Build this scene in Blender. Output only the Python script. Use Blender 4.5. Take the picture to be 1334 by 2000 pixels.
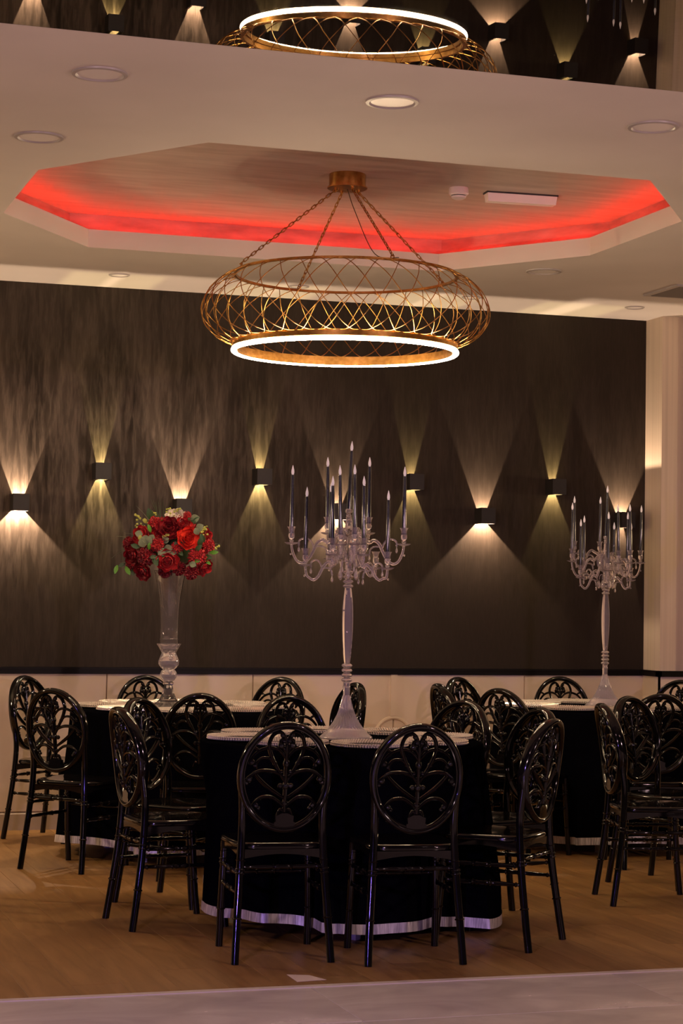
import bpy, math, random
from mathutils import Vector, Matrix
random.seed(7)
S = bpy.context.scene
for o in list(bpy.data.objects): bpy.data.objects.remove(o)
C = S.collection
PI = math.pi
# ------------------------------------------------------------------ camera
F_PX, PITCH, ROLL, YAW, EYE = 3933.0, math.radians(2.463), math.radians(.88), math.radians(17.753), 1.395
fw = Vector((math.sin(YAW)*math.cos(PITCH), math.cos(YAW)*math.cos(PITCH), math.sin(PITCH)))
rt = Vector((math.cos(YAW), -math.sin(YAW), 0)); up = rt.cross(fw)
R_ = rt*math.cos(ROLL) + up*math.sin(ROLL); U_ = -rt*math.sin(ROLL) + up*math.cos(ROLL)
cd = bpy.data.cameras.new('camera'); cam = bpy.data.objects.new('camera', cd); C.objects.link(cam)
m = Matrix((R_, U_, -fw)).transposed().to_4x4(); m.translation = (0, 0, EYE); cam.matrix_world = m
cd.sensor_fit = 'VERTICAL'; cd.sensor_height = 36; cd.sensor_width = 24; cd.lens = F_PX/2000*36
cd.clip_start = .05; cd.clip_end = 60
S.camera = cam
# ------------------------------------------------------------------ world, lights, exposure
w = bpy.data.worlds.new('room_ambient'); S.world = w; w.use_nodes = True
w.node_tree.nodes['Background'].inputs[0].default_value = (.90, .62, .50, 1)
w.node_tree.nodes['Background'].inputs[1].default_value = .022
S.view_settings.view_transform = 'Standard'; S.view_settings.look = 'None'
S.view_settings.exposure = 0; S.view_settings.gamma = 1; S.view_settings.use_curve_mapping = False

def lamp(name, kind, loc, col, power, parent=None, rot=(0, 0, 0), **kw):
    l = bpy.data.lights.new(name, kind); l.color = col; l.energy = power
    for a, b in kw.items(): setattr(l, a, b)
    o = bpy.data.objects.new(name, l); o.location = loc; o.rotation_euler = rot; C.objects.link(o)
    if parent: o.parent = parent
    return o
def aim(o, target):
    d = Vector(target) - o.location; o.rotation_euler = d.to_track_quat('-Z', 'Y').to_euler()
# unseen fill lamps added for the rest of the room: ceiling wash and highlights
for x, y, z, c, p in ((-.8, 2.6, 2.1, (1, .65, .70), 235), (4.9, 2.8, 2.1, (1, .65, .67), 225), (-1.2, 10.8, 2.0, (1, .71, .42), 170), (8.6, 10.6, 2.0, (1, .69, .40), 120)):
    lamp('room_fill_light', 'POINT', (x, y, z), c, p, shadow_soft_size=.12)
for x in (-1.2, 1.2, 3.6, 6.0):
    for y in (1.2, 4.2): lamp('room_fill_spot', 'SPOT', (x, y, 2.88), (1, .68, .62), 13, shadow_soft_size=.07, spot_size=math.radians(130), spot_blend=.8)
b_ = lamp('stage_light', 'SPOT', (-.6, 3.4, .9), (.34, .20, 1), 200, shadow_soft_size=.05, spot_size=math.radians(42), spot_blend=.8)
aim(b_, (2.35, 7.7, .38))

# ------------------------------------------------------------------ materials
def mat(name, col, rough=.5, metal=0., **kw):
    m = bpy.data.materials.new(name); m.use_nodes = True
    b = m.node_tree.nodes['Principled BSDF']
    b.inputs['Base Color'].default_value = (*col, 1); b.inputs['Roughness'].default_value = rough; b.inputs['Metallic'].default_value = metal
    for k, v in kw.items():
        b.inputs[k.replace('_', ' ')].default_value = v
    return m
def nodes(m): 
    nt = m.node_tree; return nt, nt.nodes, nt.links, nt.nodes['Principled BSDF']
def noise_setup(m, scale_vec, nscale, detail, c0, c1, p0=.35, p1=.65, bump=0., rough=None, coord='Object', dist=0.):
    nt, N, L, b = nodes(m)
    tc = N.new('ShaderNodeTexCoord'); mp = N.new('ShaderNodeMapping'); mp.inputs['Scale'].default_value = scale_vec
    nz = N.new('ShaderNodeTexNoise'); nz.inputs['Scale'].default_value = nscale; nz.inputs['Detail'].default_value = detail
    nz.inputs['Distortion'].default_value = dist
    cr = N.new('ShaderNodeValToRGB'); cr.color_ramp.elements[0].position = p0; cr.color_ramp.elements[1].position = p1
    cr.color_ramp.elements[0].color = (*c0, 1); cr.color_ramp.elements[1].color = (*c1, 1)
    L.new(tc.outputs[coord], mp.inputs[0]); L.new(mp.outputs[0], nz.inputs[0]); L.new(nz.outputs['Fac'], cr.inputs[0]); L.new(cr.outputs[0], b.inputs['Base Color'])
    if bump:
        bp = N.new('ShaderNodeBump'); bp.inputs['Strength'].default_value = bump; bp.inputs['Distance'].default_value = .002
        L.new(nz.outputs['Fac'], bp.inputs['Height']); L.new(bp.outputs[0], b.inputs['Normal'])
    if rough:
        mr = N.new('ShaderNodeMapRange'); mr.inputs['To Min'].default_value = rough[0]; mr.inputs['To Max'].default_value = rough[1]
        L.new(nz.outputs['Fac'], mr.inputs[0]); L.new(mr.outputs[0], b.inputs['Roughness'])
    return nz, cr, tc
def emit(name, col, s):
    m = bpy.data.materials.new(name); m.use_nodes = True; nt = m.node_tree; nt.nodes.clear()
    e = nt.nodes.new('ShaderNodeEmission'); e.inputs[0].default_value = (*col, 1); e.inputs[1].default_value = s
    o = nt.nodes.new('ShaderNodeOutputMaterial'); nt.links.new(e.outputs[0], o.inputs[0]); return m

black_resin = mat('black_resin', (.004, .003, .003), .09, 0, Specular_IOR_Level=.42)
noise_setup(black_resin, (1, 1, 1), 6, 2, (.003, .0025, .0025), (.005, .004, .004), bump=.01)
cloth_m = mat('black_cloth', (.006, .006, .010), .85, 0, Specular_IOR_Level=.0)
noise_setup(cloth_m, (1, 1, 1), 300, 2, (.0014, .0014, .0022), (.0030, .0030, .0045), bump=.2)
satin = mat('silver_satin', (.55, .50, .52), .35, .3)
noise_setup(satin, (30, 30, 3), 4, 3, (.35, .32, .34), (.75, .70, .72), bump=.3)
brass = mat('brushed_brass', (.55, .29, .07), .30, 1)
noise_setup(brass, (1, 1, 1), 40, 2, (.40, .20, .05), (.54, .29, .085))
led_white = emit('led_warm_white', (1, .74, .45), 140)
led_red = emit('led_red', (1, .020, .006), 27)
ceil_m = mat('ceiling_paint', (.62, .56, .52), .75)
noise_setup(ceil_m, (1, 1, 1), 1.2, 3, (.60, .545, .50), (.66, .60, .555))
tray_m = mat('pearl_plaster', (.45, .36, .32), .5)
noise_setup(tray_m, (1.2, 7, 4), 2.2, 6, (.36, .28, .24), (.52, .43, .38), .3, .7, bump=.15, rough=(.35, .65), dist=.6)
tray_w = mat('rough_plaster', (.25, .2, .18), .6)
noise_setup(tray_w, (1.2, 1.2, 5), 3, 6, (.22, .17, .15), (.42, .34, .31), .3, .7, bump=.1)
cream = mat('cream_panel_paint', (.60, .49, .38), .5)
noise_setup(cream, (1, 1, 1), 2, 3, (.70, .575, .45), (.76, .63, .50))
stria = mat('cream_stria_wallpaper', (.62, .50, .38), .6)
noise_setup(stria, (30, 30, .3), 1.6, 4, (.56, .45, .335), (.65, .53, .40), .3, .7, bump=.03)
rail_m = mat('black_rail_paint', (.005, .004, .004), .4, 0, Specular_IOR_Level=.2)
skirt_m = mat('cream_skirting_paint', (.50, .41, .33), .45)
noise_setup(skirt_m, (1, 1, 1), 3, 2, (.47, .385, .31), (.53, .435, .35))
sconce_m = mat('dark_sconce_metal', (.022, .019, .018), .5, .2)
sconce_in = mat('sconce_inner', (.35, .3, .2), .5)
pin_m = mat('downlight_ring', (.42, .38, .36), .4)
pin_d = mat('downlight_diffuser', (.78, .73, .68), .35)
white_pl = mat('white_plastic', (.75, .68, .66), .35)
dark_m = mat('dark_slot', (.02, .02, .02), .6)
leg_m = mat('pale_table_metal', (.55, .50, .48), .4, .2)
wood_top = mat('table_ply', (.30, .2, .12), .6)
mirror_m = mat('black_gloss_ceiling_film', (.42, .38, .35), .008, 1)
noise_setup(mirror_m, (1, 1, 1), 60, 2, (.17, .15, .135), (.20, .18, .16), .3, .7)
strip_m = mat('pale_floor_trim', (.55, .47, .42), .4)
pale_piece = mat('pale_matte', (.62, .50, .44), .6)
candle_m = mat('black_glitter_wax', (.006, .006, .012), .3)
def glitter():
    nt, N, L, b = nodes(candle_m)
    tc = N.new('ShaderNodeTexCoord'); v = N.new('ShaderNodeTexVoronoi'); v.inputs['Scale'].default_value = 260
    bp = N.new('ShaderNodeBump'); bp.inputs['Strength'].default_value = .7; bp.inputs['Distance'].default_value = .001
    L.new(tc.outputs['Object'], v.inputs[0]); L.new(v.outputs['Distance'], bp.inputs['Height']); L.new(bp.outputs[0], b.inputs['Normal'])
    b.inputs['Coat Weight'].default_value = .4
glitter()
bulb_m = mat('frosted_flame_bulb', (.85, .78, .74), .35, 0, Subsurface_Weight=.3, Subsurface_Radius=(.01, .01, .01))
bulb_m.node_tree.nodes['Principled BSDF'].inputs['Emission Color'].default_value = (1, .85, .78, 1)
bulb_m.node_tree.nodes['Principled BSDF'].inputs['Emission Strength'].default_value = .16
def crystal(name, tint, lit_mix, rough=.03):
    m = bpy.data.materials.new(name); m.use_nodes = True; nt, N, L, b = nodes(m)
    b.inputs['Base Color'].default_value = (*tint, 1); b.inputs['Roughness'].default_value = rough; b.inputs['Transmission Weight'].default_value = 1
    b.inputs['IOR'].default_value = 1.53
    d = N.new('ShaderNodeBsdfPrincipled'); d.inputs['Base Color'].default_value = (.95, .84, .86, 1); d.inputs['Roughness'].default_value = .15  # pale pink diffuse share puts reflected room light into the glass colour
    mx = N.new('ShaderNodeMixShader'); mx.inputs[0].default_value = lit_mix
    L.new(b.outputs[0], mx.inputs[1]); L.new(d.outputs[0], mx.inputs[2]); L.new(mx.outputs[0], N['Material Output'].inputs[0]); return m
crystal_m = crystal('clear_crystal', (1, .98, .985), .12, .02)
crystal_rib = crystal('ribbed_crystal', (.98, .94, .95), .22, .06)
vase_m = crystal('vase_glass', (1, .99, .98), .025)
plate_m = crystal('plate_glass', (.9, .86, .84), .06, .05)
bead_m = mat('silver_glass_bead', (.95, .88, .80), .22, .8)
petal_red = mat('red_petal', (.42, .006, .010), .55, 0, Sheen_Weight=.1); noise_setup(petal_red, (1, 1, 1), 40, 3, (.30, .003, .006), (.55, .012, .016))
petal_dark = mat('crimson_petal', (.20, .004, .010), .6); noise_setup(petal_dark, (1, 1, 1), 40, 3, (.13, .002, .006), (.30, .005, .014))
petal_orange = mat('scarlet_petal', (.68, .03, .015), .5); noise_setup(petal_orange, (1, 1, 1), 40, 3, (.55, .015, .010), (.80, .05, .025))
petal_white = mat('white_petal', (.85, .76, .66), .55); noise_setup(petal_white, (1, 1, 1), 40, 3, (.78, .68, .58), (.9, .82, .72))
leaf_dark = mat('dark_leaf', (.035, .075, .02), .5); noise_setup(leaf_dark, (1, 1, 1), 30, 3, (.02, .05, .012), (.055, .11, .03))
leaf_bright = mat('bright_leaf', (.10, .30, .03), .45); noise_setup(leaf_bright, (1, 1, 1), 30, 3, (.07, .22, .02), (.14, .38, .04))
leaf_grey = mat('eucalyptus_leaf', (.16, .20, .11), .6); noise_setup(leaf_grey, (1, 1, 1), 30, 3, (.11, .15, .08), (.24, .27, .16))
bud_m = mat('yellow_green_bud', (.42, .45, .08), .55); noise_setup(bud_m, (1, 1, 1), 30, 3, (.33, .38, .05), (.52, .52, .12))

# dark brushed wall
wall_m = mat('dark_brushed_plaster', (.06, .05, .04), .45, .0, Specular_IOR_Level=.12)
def build_wall_mat():
    nt, N, L, b = nodes(wall_m)
    tc = N.new('ShaderNodeTexCoord')
    def nz(sc, s, det, dist=0.):
        mp = N.new('ShaderNodeMapping'); mp.inputs['Scale'].default_value = sc
        n = N.new('ShaderNodeTexNoise'); n.inputs['Scale'].default_value = s; n.inputs['Detail'].default_value = det; n.inputs['Distortion'].default_value = dist
        L.new(tc.outputs['Object'], mp.inputs[0]); L.new(mp.outputs[0], n.inputs[0]); return n.outputs['Fac']
    def mth(op, a, c=None, clamp=False):
        n = N.new('ShaderNodeMath'); n.operation = op; n.use_clamp = clamp
        for i, v in enumerate((a, c)):
            if v is None: continue
            if isinstance(v, (int, float)): n.inputs[i].default_value = v
            else: L.new(v, n.inputs[i])
        return n.outputs[0]
    def rng(v, a, c, d, e):
        n = N.new('ShaderNodeMapRange'); L.new(v, n.inputs[0])
        for i, q in enumerate((a, c, d, e)): n.inputs[i+1].default_value = q
        return n.outputs[0]
    streak = nz((30, 1, 4.2), 1.0, 12, .3); fine = nz((150, 1, 14), 1.0, 5); big = nz((5.5, 1, 1.6), 1.0, 5)
    sp = N.new('ShaderNodeSeparateXYZ'); L.new(tc.outputs['Object'], sp.inputs[0])
    left = rng(sp.outputs[0], 3.9, 2.6, .16, 1.0)                       # brushed streaks; reflected sheen on the left half put into their colour
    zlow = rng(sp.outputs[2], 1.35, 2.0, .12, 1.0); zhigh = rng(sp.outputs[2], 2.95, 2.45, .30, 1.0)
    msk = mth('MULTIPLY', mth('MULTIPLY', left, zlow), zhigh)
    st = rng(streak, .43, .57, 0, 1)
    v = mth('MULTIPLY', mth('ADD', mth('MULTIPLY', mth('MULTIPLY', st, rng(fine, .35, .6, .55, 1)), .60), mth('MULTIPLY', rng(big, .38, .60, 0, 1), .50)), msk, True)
    v = mth('ADD', v, mth('MULTIPLY', rng(fine, .3, .7, 0, 1), .06), True)
    cr = N.new('ShaderNodeValToRGB'); cr.color_ramp.elements[0].color = (.0225, .0160, .0112, 1); cr.color_ramp.elements[1].color = (.118, .090, .068, 1)
    L.new(v, cr.inputs[0]); L.new(cr.outputs[0], b.inputs['Base Color'])
    L.new(rng(v, 0, 1, .52, .36), b.inputs['Roughness'])
    bp = N.new('ShaderNodeBump'); bp.inputs['Strength'].default_value = .12; bp.inputs['Distance'].default_value = .002
    L.new(mth('ADD', streak, mth('MULTIPLY', fine, .5)), bp.inputs['Height']); L.new(bp.outputs[0], b.inputs['Normal'])
build_wall_mat()

# planks: per-object tint
plank_m = mat('oak_vinyl', (.30, .16, .07), .45, 0, Specular_IOR_Level=.25)
def build_plank():
    nt, N, L, b = nodes(plank_m)
    tc = N.new('ShaderNodeTexCoord'); oi = N.new('ShaderNodeObjectInfo')
    ad = N.new('ShaderNodeVectorMath'); ad.operation = 'ADD'
    sc = N.new('ShaderNodeVectorMath'); sc.operation = 'SCALE'; sc.inputs[3].default_value = 1.0
    L.new(oi.outputs['Location'], sc.inputs[0]); L.new(tc.outputs['Object'], ad.inputs[0])
    cx = N.new('ShaderNodeCombineXYZ'); ml = N.new('ShaderNodeMath'); ml.operation = 'MULTIPLY'; ml.inputs[1].default_value = 37.
    L.new(oi.outputs['Random'], ml.inputs[0]); L.new(ml.outputs[0], cx.inputs[2]); L.new(cx.outputs[0], ad.inputs[1])
    mp = N.new('ShaderNodeMapping'); mp.inputs['Scale'].default_value = (14, 1.3, 1); L.new(ad.outputs[0], mp.inputs[0])
    nz = N.new('ShaderNodeTexNoise'); nz.inputs['Scale'].default_value = 1.6; nz.inputs['Detail'].default_value = 7; nz.inputs['Distortion'].default_value = .8
    L.new(mp.outputs[0], nz.inputs[0])
    cr = N.new('ShaderNodeValToRGB'); cr.color_ramp.elements[0].position = .3; cr.color_ramp.elements[1].position = .72
    cr.color_ramp.elements[0].color = (.190, .097, .031, 1); cr.color_ramp.elements[1].color = (.290, .157, .055, 1); L.new(nz.outputs['Fac'], cr.inputs[0])
    hs = N.new('ShaderNodeHueSaturation'); mr = N.new('ShaderNodeMapRange'); mr.inputs['To Min'].default_value = .88; mr.inputs['To Max'].default_value = 1.10
    L.new(oi.outputs['Random'], mr.inputs[0]); L.new(mr.outputs[0], hs.inputs['Value']); L.new(cr.outputs[0], hs.inputs['Color']); L.new(hs.outputs[0], b.inputs['Base Color'])
    bp = N.new('ShaderNodeBump'); bp.inputs['Strength'].default_value = .12; bp.inputs['Distance'].default_value = .001
    L.new(nz.outputs['Fac'], bp.inputs['Height']); L.new(bp.outputs[0], b.inputs['Normal'])
build_plank()
tile_m = mat('beige_marble_tile', (.45, .39, .35), .22)
noise_setup(tile_m, (1, 1.6, 1), 1.7, 8, (.46, .40, .37), (.66, .58, .54), .3, .7, rough=(.16, .34), dist=1.4)
grout = mat('grout', (.10, .085, .075), .8)

# ------------------------------------------------------------------ geometry helpers
class MB:
    def __init__(s): s.v = []; s.f = []
    def add(s, vs, fs):
        n = len(s.v); s.v += [tuple(p) for p in vs]; s.f += [tuple(i+n for i in f) for f in fs]; return s
    def box(s, a, b):
        x0, y0, z0 = a; x1, y1, z1 = b
        return s.add([(x0,y0,z0),(x1,y0,z0),(x1,y1,z0),(x0,y1,z0),(x0,y0,z1),(x1,y0,z1),(x1,y1,z1),(x0,y1,z1)],
                     [(0,3,2,1),(4,5,6,7),(0,1,5,4),(1,2,6,5),(2,3,7,6),(3,0,4,7)])
    def bevbox(s, a, b, e):
        x0, y0, z0 = a; x1, y1, z1 = b                 # box with a bevelled top
        vs = [(x0,y0,z0),(x1,y0,z0),(x1,y1,z0),(x0,y1,z0),(x0,y0,z1-e),(x1,y0,z1-e),(x1,y1,z1-e),(x0,y1,z1-e),
              (x0+e,y0+e,z1),(x1-e,y0+e,z1),(x1-e,y1-e,z1),(x0+e,y1-e,z1)]
        fs = [(0,3,2,1),(8,9,10,11)]
        for i in range(4):
            j = (i+1) % 4; fs += [(i,j,j+4,i+4),(i+4,j+4,j+8,i+8)]
        return s.add(vs, fs)
    def lathe(s, prof, seg=24, c=(0,0,0), rib=0, ribn=0):
        vs = []; fs = []; n = len(prof)
        for i in range(seg):
            a = 2*PI*i/seg
            for r, z in prof:
                rr = r*(1+rib*math.cos(ribn*a)) if ribn else r
                vs.append((c[0]+rr*math.cos(a), c[1]+rr*math.sin(a), c[2]+z))
        for i in range(seg):
            j = (i+1) % seg
            for k in range(n-1): fs.append((i*n+k, j*n+k, j*n+k+1, i*n+k+1))
        if prof[0][0] > 1e-6: fs.append(tuple(i*n for i in range(seg-1, -1, -1)))
        if prof[-1][0] > 1e-6: fs.append(tuple(i*n+n-1 for i in range(seg)))
        return s.add(vs, fs)
    def tube(s, pts, rad, seg=8, closed=False, flat=None, caps=True):
        # flat=(axis vector, ratio): elliptical section, thinner/thicker along that axis
        P = [Vector(p) for p in pts]; n = len(P)
        if not hasattr(rad, '__len__'): rad = [rad]*n
        vs = []; prev = None
        for i in range(n):
            if closed: t = P[(i+1) % n]-P[i-1]
            else: t = P[min(i+1, n-1)]-P[max(i-1, 0)]
            if t.length < 1e-9: t = Vector((0,0,1))
            t.normalize()
            if flat:
                ax = Vector(flat[0]); b = (ax-t*ax.dot(t)).normalized(); a = b.cross(t)
            else:
                if prev is None:
                    ax = Vector((0,0,1)) if abs(t.z) < .9 else Vector((1,0,0)); a = ax.cross(t).normalized()
                else: a = (prev-t*prev.dot(t)).normalized()
                b = t.cross(a); prev = a
            for k in range(seg):
                q = 2*PI*k/seg; vs.append(P[i]+a*(math.cos(q)*rad[i])+b*(math.sin(q)*rad[i]*(flat[1] if flat else 1)))
        fs = []
        for i in range(n if closed else n-1):
            j = (i+1) % n
            for k in range(seg):
                l = (k+1) % seg; fs.append((i*seg+k, i*seg+l, j*seg+l, j*seg+k))
        if not closed and caps: fs += [tuple(range(seg-1, -1, -1)), tuple((n-1)*seg+k for k in range(seg))]
        return s.add(vs, fs)
    def ball(s, c, r, seg=8, rings=6, sc=(1,1,1)):
        prof = [(0 if k in (0, rings) else math.sin(PI*k/rings), -math.cos(PI*k/rings)) for k in range(rings+1)]
        vs = []; fs = []
        vs.append((c[0], c[1], c[2]-r*sc[2]))
        for k in range(1, rings):
            for i in range(seg):
                a = 2*PI*i/seg; vs.append((c[0]+r*sc[0]*prof[k][0]*math.cos(a), c[1]+r*sc[1]*prof[k][0]*math.sin(a), c[2]+r*sc[2]*prof[k][1]))
        vs.append((c[0], c[1], c[2]+r*sc[2])); L = len(vs)-1
        for i in range(seg):
            j = (i+1) % seg; fs.append((0, 1+j, 1+i)); fs.append((L, L-seg+i, L-seg+j))
            for k in range(rings-2): fs.append((1+k*seg+i, 1+k*seg+j, 1+(k+1)*seg+j, 1+(k+1)*seg+i))
        return s.add(vs, fs)
    def mesh(s, name, m, smooth=None):
        me = bpy.data.meshes.new(name); me.from_pydata(s.v, [], s.f); me.update()
        if m: me.materials.append(m)
        if smooth is not None:
            me.polygons.foreach_set('use_smooth', [True]*len(me.polygons)); me.set_sharp_from_angle(angle=math.radians(smooth))
        return me
    def build(s, name, m, parent=None, smooth=None, loc=(0,0,0)):
        return link(name, s.mesh(name, m, smooth), parent, loc)
def link(name, me, parent=None, loc=(0,0,0), rot=(0,0,0)):
    o = bpy.data.objects.new(name, me); C.objects.link(o); o.location = loc; o.rotation_euler = rot
    if parent: o.parent = parent
    return o
def tag(o, label=None, cat=None, group=None, kind=None):
    if label: o['label'] = label
    if cat: o['category'] = cat
    if group: o['group'] = group
    if kind: o['kind'] = kind
    return o
def thing(name, label, cat, loc=(0,0,0), rz=0, group=None):
    o = bpy.data.objects.new(name, None); o.empty_display_size = .1; C.objects.link(o); o.location = loc; o.rotation_euler = (0,0,rz)
    return tag(o, label, cat, group)
def copy_tree(o, parent=None):
    c = o.copy(); C.objects.link(c)
    if parent: c.parent = parent
    for ch in list(o.children): copy_tree(ch, c)
    return c
def spline(pts, n=8):
    P = [Vector(p) for p in pts]; out = []
    for i in range(len(P)-1):
        p0, p1, p2, p3 = P[max(i-1,0)], P[i], P[i+1], P[min(i+2,len(P)-1)]
        for k in range(n):
            t = k/n; out.append(.5*((2*p1)+(p2-p0)*t+(2*p0-5*p1+4*p2-p3)*t*t+(3*p1-p0-3*p2+p3)*t**3))
    out.append(P[-1]); return out

# ------------------------------------------------------------------ the room shell
YW, ZC, XW, YF = 11.976, 3.256, 5.93, 6.985
X0, X1 = -3.0, 9.0
fl = MB().box((X0, -1.5, -.10), (X1, YW+.1, -.012)).build('floor', grout); tag(fl, kind='structure')
# oak planks running towards the wall
PWD, PL = .18, 1.22
pk = MB().bevbox((.0006, .0006, -.012), (PWD-.0006, PL-.0006, 0), .0009).mesh('plank', plank_m)
nx0 = int(round((.30-X0)/PWD)); first = True; rest = MB()
for i in range(int((X1-X0)/PWD)):
    x = X0+i*PWD; off = (i*.41*PL) % PL; y = YF+.02-off
    while y < YW-.02:
        a, b = max(y, YF+.02), min(y+PL, YW)
        if b-a > .03:
            # seen part of the floor: planks one by one
            seen = (x+PWD > .305*a-.9+.55) and (x < .305*b+3.1) and x > .7 and x < 6.3 and (x-.32*a) > -1.55 and (x-.32*b) < 2.25
            if seen:
                if b-a > PL-.001: o = link('plank', pk, fl, (x, a, 0))
                else: o = MB().bevbox((.0006, .0006, -.012), (PWD-.0006, b-a-.0006, 0), .0009).build('plank', plank_m, fl, loc=(x, a, 0))
            else: rest.bevbox((x+.0006, a+.0006, -.012), (x+PWD-.0006, b-.0006, 0), .0009)
        y += PL
tag(rest.build('outer_planks', plank_m, fl), kind='stuff')
MB().bevbox((X0, YF-.020, -.012), (X1, YF+.019, .003), .0015).build('floor_trim', strip_m, fl)
# large tiles in front of the trim
TX, TY, t0 = 1.18, .592, 2.142
tm = MB().bevbox((.0015, .0015, -.012), (TX-.0015, TY-.0015, 0), .001).mesh('tile', tile_m)
rest = MB()
for j in range(14):
    y = YF-.02-(j+1)*TY
    for i in range(-4, 6):
        x = t0+i*TX
        if j < 3 and -2 <= i <= 2: link('tile', tm, fl, (x, y, 0))
        else: rest.bevbox((x+.0015, y+.0015, -.012), (x+TX-.0015, y+TY-.0015, 0), .001)
tag(rest.build('outer_tiles', tile_m, fl), kind='stuff')
# back wall, wainscot, rail, skirting
wl = MB().box((X0, YW, 0), (XW+.02, YW+.12, ZC)).build('wall_back', wall_m); tag(wl, kind='structure')
js = [-2.2, -1.3, -.38, .53, 1.45, 2.369, 3.277, 4.193, 5.08, XW]
for a, b in zip(js[:-1], js[1:]):
    MB().add([(a+.0008, YW, .105), (b-.0008, YW, .105), (b-.0008, YW, .925), (a+.0008, YW, .925), (a+.005, YW-.012, .111), (b-.005, YW-.012, .111), (b-.005, YW-.012, .92), (a+.005, YW-.012, .92)],
             [(4,5,6,7),(0,1,5,4),(1,2,6,5),(2,3,7,6),(3,0,4,7)]).build('panel', cream, wl)
tr = MB(); tr.box((4.170, YW-.022, .665), (4.214, YW-.013, .925))
tr.tube([(4.192+.125*math.cos(a), YW-.014, .52+.135*math.sin(a)) for a in [PI*k/20 for k in range(21)]], .012, 8)
tr.box((4.055, YW-.024, .105), (4.079, YW-.013, .52)); tr.box((4.305, YW-.024, .105), (4.329, YW-.013, .52))
tag(tr.build('trim_2', cream, smooth=40), kind='structure')
tr = MB(); tr.box((X0, YW-.030, .925), (XW, YW, .962)); tr.box((X0, YW-.036, .950), (XW, YW, .962))
PY = 11.74; PX = 5.925
tr.box((PX-.03, PY-.03, .925), (PX, YW, .962)); tr.box((PX-.03, PY-.03, .925), (X1, PY, .962))
tag(tr.build('trim_1', rail_m), kind='structure')
tr = MB(); tr.add([(X0, YW, 0), (XW, YW, 0), (XW, YW, .107), (X0, YW, .107), (X0, YW-.018, 0), (XW, YW-.018, 0), (XW, YW-.018, .095), (X0, YW-.018, .095)],
       [(4,5,6,7),(7,6,2,3),(0,4,7,3),(5,1,2,6)])
tag(tr.build('baseboard_back', skirt_m), kind='structure')
# pilaster / projecting wall on the right
pl = MB().box((PX, PY, 0), (X1, YW+.1, ZC)).build('wall_right', stria); tag(pl, kind='structure')
MB().box((PX-.012, PY-.012, .105), (X1, PY, .925)).box((PX-.012, PY-.012, .105), (PX, YW, .925)).build('panel', cream, pl)
for x in (6.105, 7.4): MB().box((x, PY-.030, .965), (x+.05, PY, ZC)).build('wall_strip', stria, pl)
MB().box((PX-.02, PY-.02, 0), (X1, PY, .105)).box((PX-.02, PY-.02, 0), (PX, YW, .105)).build('skirting', skirt_m, pl)
# ceiling with the octagonal tray
CX, CY = 2.955, 9.30
def octo(o): 
    hx, hy = 1.57+o, 1.33+o; k = .586*o; a, b = hx-.57-k*.0, hy-.80
    a = 1.0+o*.5; b = .53+o*.55
    return [(CX+x, CY+y) for x, y in ((hx,-b),(hx,b),(a,hy),(-a,hy),(-hx,b),(-hx,-b),(-a,-hy),(a,-hy))]
YM = 6.54
o8 = octo(0); rc = [(X1,o8[0][1]),(X1,o8[1][1]),(o8[2][0],YW+.1),(o8[3][0],YW+.1),(X0,o8[4][1]),(X0,o8[5][1]),(o8[6][0],YM),(o8[7][0],YM)]
co = [(X1,YW+.1),(X0,YW+.1),(X0,YM),(X1,YM)]
vs = [(*p, ZC) for p in o8+rc+co]
fs = [(0,8,9,1),(2,10,11,3),(4,12,13,5),(6,14,15,7),(1,9,16,10,2),(3,11,17,12,4),(5,13,18,14,6),(7,15,19,8,0)]
cb = MB().add(vs, fs); cb.box((X0, YM-.001, ZC+.002), (X1, YM+.01, ZC+.25))
cl = cb.build('ceiling', ceil_m); tag(cl, kind='structure')
def ringwall(pa, za, pb, zb):
    n = len(pa); return [(*p, za) for p in pa]+[(*p, zb) for p in pb], [(i, (i+1) % n, n+(i+1) % n, n+i) for i in range(n)]
ZL, ZT = ZC+.097, 3.462
MB().add(*ringwall(o8, ZC, o8, ZL)).add(*ringwall(o8, ZL, octo(.02), ZL)).add(*ringwall(octo(.02), ZL, octo(.02), ZL-.05)).add(*ringwall(octo(.02), ZL-.05, octo(.15), ZL-.05)).build('tray_lip', ceil_m, cl)
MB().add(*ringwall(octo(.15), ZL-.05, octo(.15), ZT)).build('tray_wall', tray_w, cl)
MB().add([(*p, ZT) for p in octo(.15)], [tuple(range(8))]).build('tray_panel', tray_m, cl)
lo = octo(.06); MB().tube([(*p, ZL-.004) for p in lo], .006, 6, closed=True).build('led_strip', led_red, cl)
# glossy black stretch film in front of the step
def zm(y): return ZC+.0410*(y-YM)
gx = [X0, X1]; gy = [YM-.002, 4.5, 2, 0, -1.5]
MB().add([(x, y, zm(y)) for y in gy for x in gx], [(2*i, 2*i+1, 2*i+3, 2*i+2) for i in range(4)]).build('gloss_film', mirror_m, cl)

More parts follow.
